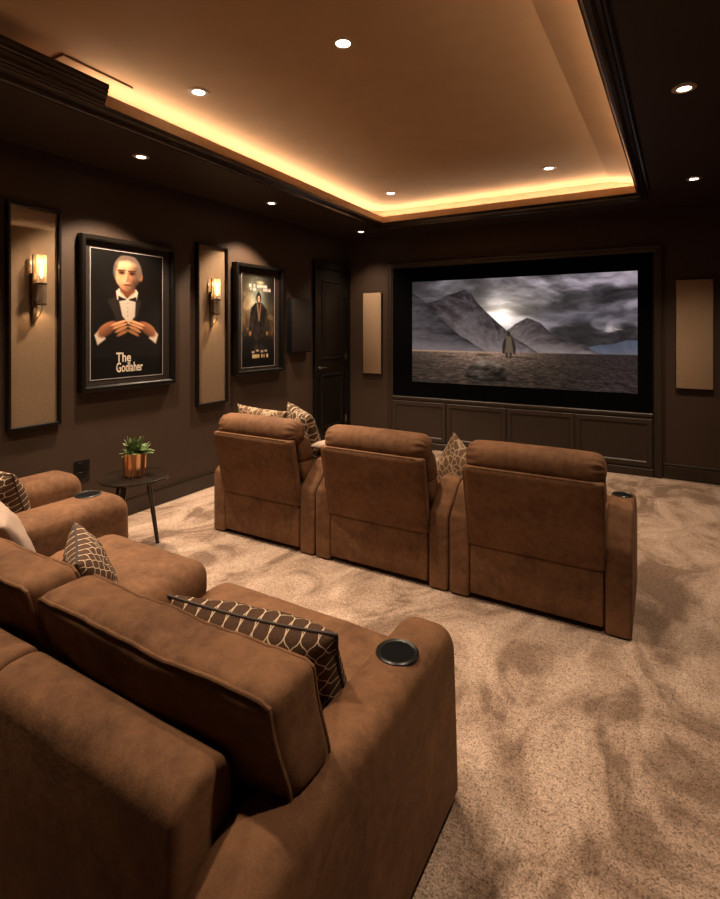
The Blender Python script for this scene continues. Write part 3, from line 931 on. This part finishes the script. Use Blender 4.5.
# ================================================================= LAMPS
def downlight(x, y, z, lab, power, group, r=.052, blend=1.0):
    t = thing('recessed_light', lab, 'ceiling light', (x, y, z), group=group)
    bm = bmesh.new(); lathe(bm, [(r * .72, -.0005), (r * .74, -.006), (r * .9, -.009), (r * 1.28, -.004), (r * 1.30, -.0005)], n=28, cap=False); obj('trim_ring', bm, M['ring'], t)
    bm = bmesh.new(); lathe(bm, [(r * .76, -.0008), (r * .76, -.0032), (r * .4, -.0052)], n=28); obj('lens', bm, M['lens'], t)
    l = bpy.data.lights.new('lamp', 'SPOT'); l.energy = power; l.color = WARM; l.shadow_soft_size = .045; l.spot_size = R(104); l.spot_blend = blend
    o = bpy.data.objects.new('lamp', l); COL.objects.link(o); o.parent = t; o.location = (0, 0, -.02)
    return t

G1, G2 = 'recessed lights in the raised ceiling', 'recessed lights in the lowered border'
downlight(-1.43, 2.28, ZC, 'recessed light in the middle of the raised ceiling, nearest to the camera', P_TRAY, G1)
downlight(-2.51, 2.29, ZC, 'recessed light in the raised ceiling above the suited-man poster', P_TRAY, G1)
downlight(-2.545, 5.04, ZC, 'recessed light in the raised ceiling by its far left corner', P_TRAY, G1)
downlight(-.89, 5.0, ZC, 'recessed light in the raised ceiling by its far right corner', P_TRAY, G1)
downlight(-1.43, .72, ZC, 'added recessed light, out of view, in the raised ceiling over the sofa', P_TRAY * .85, G1)  # unseen lamp, added and placed to light the sofa cushions from above
downlight(-2.51, .72, ZC, 'added recessed light, out of view, in the raised ceiling over the armchair', P_TRAY * .8, G1)  # also added out of view, to brighten the left foreground
k = (ZS - 1.5) / (2.72 - 1.5)
downlight(-3.153 * k, 2.354 * k, ZS, 'recessed light in the lowered border above the suited-man poster', P_SOFFIT * 2.1, G2, blend=.35, r=.044)
downlight(-3.225 * k, 3.847 * k, ZS, 'recessed light in the lowered border above the hooded-figure poster', P_SOFFIT * 2.1, G2, blend=.35, r=.044)
downlight(-3.2 * k, 5.518 * k, ZS, 'recessed light in the lowered border beside the door', P_SOFFIT * .8, G2, r=.044)
downlight(.237 * k, 4.937 * k, ZS, 'recessed light in the right lowered border nearest the screen wall', P_SOFFIT, G2, r=.044)
downlight(.105 * k, 3.066 * k, ZS, 'recessed light in the right lowered border, nearer the camera', P_SOFFIT, G2, r=.044)
downlight(.17, 1.15, ZS, 'recessed light in the right lowered border over the open carpet', P_SOFFIT, G2, r=.044)
downlight(-3.26, .75, ZS, 'added recessed light, out of view, in the left lowered border over the armchair', P_SOFFIT, G2, r=.044)  # extra lamp outside the view, put in to help illuminate the near left end

bm = bmesh.new()
for (p, q, r_, s_) in ((TX0 - .15, TX0 - .12, 1.80, TY1 + .12), (TX1 + .12, TX1 + .15, TY0 - .1, TY1 + .12), (TX0 - .12, TX1 + .12, TY1 + .12, TY1 + .15)):
    box(bm, p, q, r_, s_, 2.8385, 2.846)
tray_fit(bm)
tag(obj('led_strip', bm, M['tape']), 'amber tape light hidden behind the lip of the ceiling cove', 'strip light')

# ================================================================= RECLINERS (front row)
def cup_holder(parent, x, y, z, r=.052):
    bm = bmesh.new(); lathe(bm, [(r * .86, -.004), (r * .84, .003), (r * .98, .006), (r * 1.06, .003), (r * 1.07, -.004)], (x, y, z), 36, cap=False)
    o = obj('cup_holder', bm, M['plastic'], parent); tag(o, 'black plastic cup holder')
    bm = bmesh.new(); lathe(bm, [(r * .2, .0012), (r * .87, .0018), (r * .87, -.002)], (x, y, z), 36); obj('well', bm, M['void'], o)
    return o


def arm_mesh(prof, x0, x1, bev):
    bm = bmesh.new(); prism(bm, prof, 'x', x0, x1, bev, 6); return bm


def make_recliner(lab):
    """origin: floor, middle of the rear edge; the chair faces +y"""
    t = thing('recliner', lab, 'recliner', group='brown suede recliners facing the screen')
    hw, aw = .463, .122
    prof = [(0, .012), (.0, .415)] + [(.015, .448), (.16, .575), (.20, .594), (.25, .600), (.37, .600)] + [(.37 + .29 * math.sin(R(q)), .33 + .27 * math.cos(R(q))) for q in range(10, 91, 10)] + [(.665, .012)]
    for s in (-1, 1):
        x0, x1 = (-hw, -hw + aw) if s < 0 else (hw - aw, hw)
        obj('arm', arm_mesh(prof, x0, x1, .020), M['suede'], t)
    wi = hw - aw - .004
    bm = bmesh.new(); box(bm, -wi, wi, .02, .66, .03, .30, .012, 2); obj('base', bm, M['suede_dark'], t)
    bm = bmesh.new(); soft_box(bm, (0, .40, .40), (wi - .004, .33, .10), .05, (14, 14, 6), (0, .01, .025), wrinkle=.004); obj('seat', bm, M['suede'], t)
    # flat outer back: lower piece upright, upper piece leaning towards the rear
    bm = bmesh.new(); box(bm, -wi, wi, -.004, .03, .035, .312, .010, 3); obj('lower_back_panel', bm, M['suede'], t)
    bm = bmesh.new()
    n = 14
    def up(v):
        f = max(0, min(1, (v.z + .24) / .48))
        lean = -.105 * f - .02 * math.sin(f * PI) * 0
        return Vector((v.x * (1 + .018 * f), v.y + lean, v.z))
    soft_box(bm, (0, .022, .539), (wi + .008, .032, .231), .018, (18, 4, 14), (0, .010, 0), fn=up)
    obj('upper_back_panel', bm, M['suede'], t)
    pts = []
    # welt round the upper panel
    loop = edge_loop((0, .022, .539), (wi + .008, .032, .231), .018, (0, .010, 0), 1, -1, fn=up, m=14, off=-.001)
    bm = bmesh.new(); tube(bm, loop, .0045, closed=True, n=6); obj('welt', bm, M['suede_dark'], t)
    # inner backrest cushion in two bolsters below the head roll
    def lean2(v):
        return Vector((v.x, v.y - .33 * (v.z + .1) * .9, v.z))
    bm = bmesh.new(); soft_box(bm, (0, .165, .505), (wi + .002, .075, .11), .035, (16, 8, 8), (0.004, .03, 0), fn=lean2, wrinkle=.004, seed=3); obj('lumbar_cushion', bm, M['suede'], t)
    bm = bmesh.new(); soft_box(bm, (0, .118, .680), (wi + .002, .075, .09), .035, (16, 8, 8), (0.004, .03, 0), fn=lean2, wrinkle=.004, seed=9); obj('back_cushion', bm, M['suede'], t)
    # head roll, gathered at both ends
    bm = bmesh.new(); nx, na = 56, 48; hx = wi + .016; rings = []
    for i in range(nx + 1):
        q = -1 + 2 * i / nx; q = math.copysign(1 - (1 - abs(q)) ** 1.7, q) if q else 0.0
        f = max(0.0, 1 - abs(q) ** 12) ** .42; e = sstep(.70, .97, abs(q)); ring = []
        for j in range(na):
            an = 2 * PI * j / na; ca, sa = math.cos(an), math.sin(an)
            ry = .098 * math.copysign(abs(ca) ** .85, ca); rz = .084 * math.copysign(abs(sa) ** .85, sa)
            k = f * (1 + e * .075 * math.sin(an * 13 + 6 * q) + .012 * noise.noise(Vector((q * 5, ca * 1.5, sa * 1.5))))
            ring.append(bm.verts.new((q * hx, .002 + ry * k, .806 + rz * k + .004 * (1 - q * q))))
        rings.append(ring)
    for a_, b_ in zip(rings, rings[1:]):
        for j in range(na): bm.faces.new((a_[j], b_[j], b_[(j + 1) % na], a_[(j + 1) % na]))
    bm.faces.new(rings[0]); bm.faces.new(rings[-1])
    obj('headrest', bm, M['suede'], t, sharp=0)
    return t

CY = 2.79
c1 = make_recliner('left-hand recliner of the front row, two patterned pillows above its back')
c1.location = (-2.440, CY, 0)
c2 = copy_thing(c1, (-1.508, CY, 0), 'middle recliner of the front row, between the other two')
c3 = copy_thing(c1, (-.578, CY, 0), 'right-hand recliner of the front row, with a cup holder in its outer arm')
cup_holder(c3, .463 - .061, .36, .600, .048)

# ================================================================= SOFA in the foreground
t = thing('sofa', 'large brown suede sofa in the foreground with a cup holder in its arm', 'sofa', (-1.4, .58, 0))
def P(x, y, z): return Vector((x + 1.4, y - .58, z))
prof = [(-.04, .012), (-.04, .38)] + [(-.04 + .25 * (1 - math.cos(R(q))) ** 1.15, .38 + .222 * math.sin(R(q)) ** .92) for q in range(9, 91, 9)] + [(.76, .602)] + arc(.872, .490, .112, 90, 8, 9) + [(1.0, .30), (1.02, .012)]
bm = arm_mesh(prof, .684, .852, .055)
o = obj('arm', bm, M['suede'], t)
cup_holder(t, -.632 + 1.4, 1.292 - .58, .602, .056)
def outline(pts, c, r): return pts
# outer back in two upholstered sections
for (xa, xb) in ((-2.20, -1.375), (-1.365, -.708)):
    bm = bmesh.new()
    prism(bm, [(-.005, .012), (.005, .40)] + arc(.078, .636, .064, 176, 90, 9) + arc(.105, .645, .055, 90, 6, 7) + [(.166, .40), (.166, .012)], 'x', xa + 1.4, xb + 1.4, .022, 5)
    obj('back_frame', bm, M['suede'], t, sharp=60)
bm = bmesh.new(); box(bm, -.84, .69, .10, 1.0, .03, .26, .02, 2); obj('base', bm, M['suede_dark'], t)
bm = bmesh.new(); soft_box(bm, (.225, .625, .335), (.455, .430, .100), .055, (20, 20, 8), (.004, .012, .02), wrinkle=.006, seed=2); obj('seat', bm, M['suede'], t)
bm = bmesh.new(); soft_box(bm, (-.515, .52, .42), (.335, .425, .140), .075, (22, 26, 12), (.012, .02, .025), wrinkle=.006, seed=8, fn=lambda v: Vector((v.x, v.y, v.z - .09 * sstep(.16, -.10, v.y) * (v.z > 0)))); o = obj('raised_seat', bm, M['suede'], t)
bm = bmesh.new(); tube(bm, edge_loop((-.515, .52, .42), (.335, .425, .140), .075, (.012, .02, .025), 0, 1, m=14, off=-.020), .0035, closed=True, n=6); obj('piping', bm, M['suede_dark'], o)


def back_cushion(xa, xb, seed, over):
    wid = xb - xa
    half = (wid / 2, .076, .216); c = ((xa + xb) / 2 + 1.4, .846 - .58, .614); r = .034; bul = (.008, .026, .012)
    def fn(v):
        tx, ty, tz = v.x / half[0], v.y / half[1], v.z / half[2]
        inner = max(0.0, 1 - abs(ty) ** 3) * max(0.0, 1 - abs(tx) ** 6)
        # soft folds pulled across the top from the front seam
        q = noise.noise(Vector((v.x * 13 + seed + v.y * 5, v.y * 3.0, seed)))
        fold = (.011 * q + .004 * math.sin(v.x * 60 + seed + 9 * v.y + 4 * q)) * max(0.0, tz) ** 2 * inner
        w = .005 * noise.noise(Vector((v.x * 7 + seed, v.y * 9, v.z * 8)))
        z = v.z - .010 * (1 - tx * tx) * max(0.0, tz) + fold + w * .6
        y = v.y - .26 * v.z + w + .010 * max(0.0, -tx) * (v.y > 0)
        x = v.x + .004 * math.sin(v.z * 26 + seed)
        if over and x > 0:                      # the end swells over the sofa arm, and is squeezed in beside it below
            k = sstep(-.012, -.07, v.z) * sstep(half[0] - .22, half[0], x)
            x -= .112 * k
        return Vector((x, y, z))
    bm = bmesh.new(); soft_box(bm, c, half, r, (60, 16, 26), bul, fn=fn); o = obj('back_cushion', bm, M['suede'], t, sharp=0)
    for side in (-1, 1):
        bm = bmesh.new(); tube(bm, edge_loop(c, half, r, bul, 1, side, fn=fn, m=30, off=.001), .0055, closed=True, n=8); obj('piping', bm, M['suede'], o)
    return o

back_cushion(-1.385, -.606, 1.3, True)
back_cushion(-2.23, -1.43, 4.1, False)

# ================================================================= ARMCHAIR at the left
t = thing('armchair', 'brown suede armchair against the left wall, with a cup holder in one arm', 'armchair', (-2.95, 1.0, 0))
prof = [(-.22, .012), (-.22, .60), (.62, .602)] + arc(.73, .492, .11, 90, 5, 9) + [(.845, .30), (.85, .012)]
prof2 = [(y + (.12 if y > .3 else 0), z) for y, z in prof]
bm = arm_mesh(prof, .150, .430, .085); obj('arm', bm, M['suede'], t)
bm = arm_mesh(prof2, -.48, -.205, .085); obj('arm', bm, M['suede'], t)
cup_holder(t, .255, .68, .602, .062)
bm = bmesh.new(); box(bm, -.20, .155, -.18, .80, .03, .26, .02, 2); obj('base', bm, M['suede_dark'], t)
bm = bmesh.new(); soft_box(bm, (-.022, .36, .35), (.172, .44, .10), .05, (12, 18, 8), (0, .012, .02), wrinkle=.005); obj('seat', bm, M['suede'], t)
bm = bmesh.new(); soft_box(bm, (-.022, -.20, .45), (.44, .10, .43), .06, (18, 8, 18), (.006, .012, .01), wrinkle=.004); obj('backrest', bm, M['suede'], t)

# ================================================================= PILLOWS
def pillow(name, w, h, tk, mat, loc, rot, lab, welt=True, seed=0.0, group=None, uvs=1.0):
    bm = bmesh.new(); n = 26; uvl = bm.loops.layers.uv.new('UVMap'); pts = {}
    def P(i, j, s):
        u, v = -1 + 2 * i / n, -1 + 2 * j / n
        u, v = math.sin(u * PI / 2) * .4 + u * .6, math.sin(v * PI / 2) * .4 + v * .6
        e = max(0.0, (1 - u * u)) ** .5 * max(0.0, (1 - v * v)) ** .5
        x = w / 2 * u * (1 - .085 * (1 - v * v) * abs(u) ** 2); z = h / 2 * v * (1 - .085 * (1 - u * u) * abs(v) ** 2)
        y = s * tk / 2 * e ** .85
        wr = noise.noise(Vector((u * 2.3 + seed, v * 2.3 - seed, s * 3.0))) * .10 * tk * e
        rad = .035 * tk * noise.noise(Vector((u * 6 + seed, v * 6, s * 5))) * e
        return Vector((x, y + wr + rad, z)), (u * w / 2 / .45 * uvs + .5, v * h / 2 / .45 * uvs + .5)
    for s in (-1, 1):
        for i in range(n + 1):
            for j in range(n + 1):
                rim = i in (0, n) or j in (0, n)
                key = (i, j, 0 if rim else s)
                if key not in pts:
                    p, q = P(i, j, s); pts[key] = (bm.verts.new(p), q)
        for i in range(n):
            for j in range(n):
                ks = [(i, j), (i + 1, j), (i + 1, j + 1), (i, j + 1)]
                vs = [pts[(a, b, 0 if (a in (0, n) or b in (0, n)) else s)] for a, b in ks]
                if s > 0: vs = vs[::-1]
                f = bm.faces.new([x[0] for x in vs])
                for lp, x in zip(f.loops, vs): lp[uvl].uv = x[1]
    loop = [P(i, 0, 1)[0] for i in range(n)] + [P(n, j, 1)[0] for j in range(n)] + [P(n - i, n, 1)[0] for i in range(n)] + [P(0, n - j, 1)[0] for j in range(n)]
    o = obj(name, bm, mat, sharp=0); tag(o, lab, 'pillow', group)
    o.location = loc; o.rotation_euler = rot
    if welt:
        bm = bmesh.new(); tube(bm, loop, .0042, closed=True, n=6); tag(obj('piping', bm, M['welt'], o), 'dark cord piping')
    return o

pillow('throw_pillow', .54, .37, .18, M['pillow_lattice'], (-.945, 1.09, .582), (R(22), R(-2), R(6)), 'brown lumbar pillow with a cream lattice beside the sofa arm', seed=1)
pillow('throw_pillow', .38, .32, .15, M['pillow_lattice'], (-1.763, 1.11, .602), (R(18), R(2), R(-30)), 'brown lattice pillow with a pinched corner on the raised sofa seat', seed=5)
pillow('throw_pillow', .44, .36, .13, M['pillow_pale'], (-2.25, 1.05, .69), (R(26), R(12), R(-8)), 'plain pale pillow between the sofa back and the lattice pillow', seed=8, welt=False)
pillow('throw_pillow', .38, .38, .19, M['pillow_lattice2'], (-3.07, 1.41, .58), (R(20), 0, R(12)), 'round-cornered lattice pillow on the armchair seat', seed=11)
G3 = 'pillows on the front recliners'
pillow('throw_pillow', .44, .44, .16, M['pillow_leafy'], (-2.60, 3.02, .71), (R(16), R(4), R(8)), 'tan patterned pillow with two peaks above the left recliner back', seed=14, group=G3, welt=False)
pillow('throw_pillow', .44, .46, .17, M['pillow_leafy_dark'], (-2.355, 3.20, .69), (R(16), R(6), R(-30)), 'dark patterned pillow sloping beside the left recliner headrest', seed=17, group=G3, welt=False)
pillow('throw_pillow', .42, .40, .14, M['pillow_leafy'], (-1.085, 3.13, .575), (R(12), R(42), R(-20)), 'tan patterned pillow showing its corner right of the middle recliner', seed=20, group=G3, welt=False)
pillow('throw_pillow', .24, .32, .10, M['pillow_pale'], (-2.05, 3.17, .655), (R(84), 0, R(4)), 'small pale pillow lying on the arm between the left and middle recliners', seed=23, group=G3, welt=False)

# ================================================================= SIDE TABLE AND PLANT
TZ = .03
t = thing('side_table', 'small round black side table between the armchair and the front row', 'side table', (-3.03, 2.215, 0))
bm = bmesh.new(); lathe(bm, [(.0, .478 + TZ), (.205, .478 + TZ), (.222, .484 + TZ), (.225, .490 + TZ), (.223, .497 + TZ), (.216, .50 + TZ), (.0, .50 + TZ)], n=48, cap=False)
obj('table_top', bm, M['wood'], t, sharp=30)
for a in (R(98), R(195), R(290)):
    bm = bmesh.new(); tube(bm, [(.11 * math.cos(a), .11 * math.sin(a), .48 + TZ), (.205 * math.cos(a), .205 * math.sin(a), .0)], [.019, .013], n=12); obj('leg', bm, M['wood'], t)

t = thing('potted_plant', 'small green plant in a copper pot on the side table', 'plant', (-3.03, 2.215, .5 + TZ))
bm = bmesh.new(); lathe(bm, [(.0, .0005), (.064, .0005), (.068, .004), (.076, .150), (.0765, .154), (.072, .154), (.066, .125), (.0, .125)], n=40, cap=False); obj('pot', bm, M['copper'], t, sharp=40)
bm = bmesh.new(); lathe(bm, [(.0005, .140), (.040, .139), (.0695, .132)], n=24, cap=False); obj('soil', bm, M['soil'], t)
bm = bmesh.new(); rr = random.Random(4)
for i in range(74):
    az = rr.uniform(0, 2 * PI); el = R(rr.uniform(12, 85)); L = rr.uniform(.05, .105) * (.8 + .3 * math.sin(el)); wd = rr.uniform(.011, .020)
    base = Vector((math.cos(az) * rr.uniform(0, .045), math.sin(az) * rr.uniform(0, .045), .130 + rr.uniform(0, .045)))
    dv = Vector((math.cos(az) * math.cos(el), math.sin(az) * math.cos(el), math.sin(el))); sd = Vector((-math.sin(az), math.cos(az), 0)); nm = dv.cross(sd)
    rows = []
    for q in range(6):
        f = q / 5; wq = wd * math.sin(PI * min(1, .16 + f * .84)) ** .7
        c = base + dv * L * f + Vector((0, 0, -.03 * f * f * math.cos(el)))
        rows.append([bm.verts.new(c + sd * wq + nm * -.003), bm.verts.new(c + nm * .0), bm.verts.new(c - sd * wq + nm * -.003)])
    for p, q in zip(rows, rows[1:]):
        bm.faces.new((p[0], p[1], q[1], q[0])); bm.faces.new((p[1], p[2], q[2], q[1]))
obj('foliage', bm, M['leaf'], t, sharp=0)
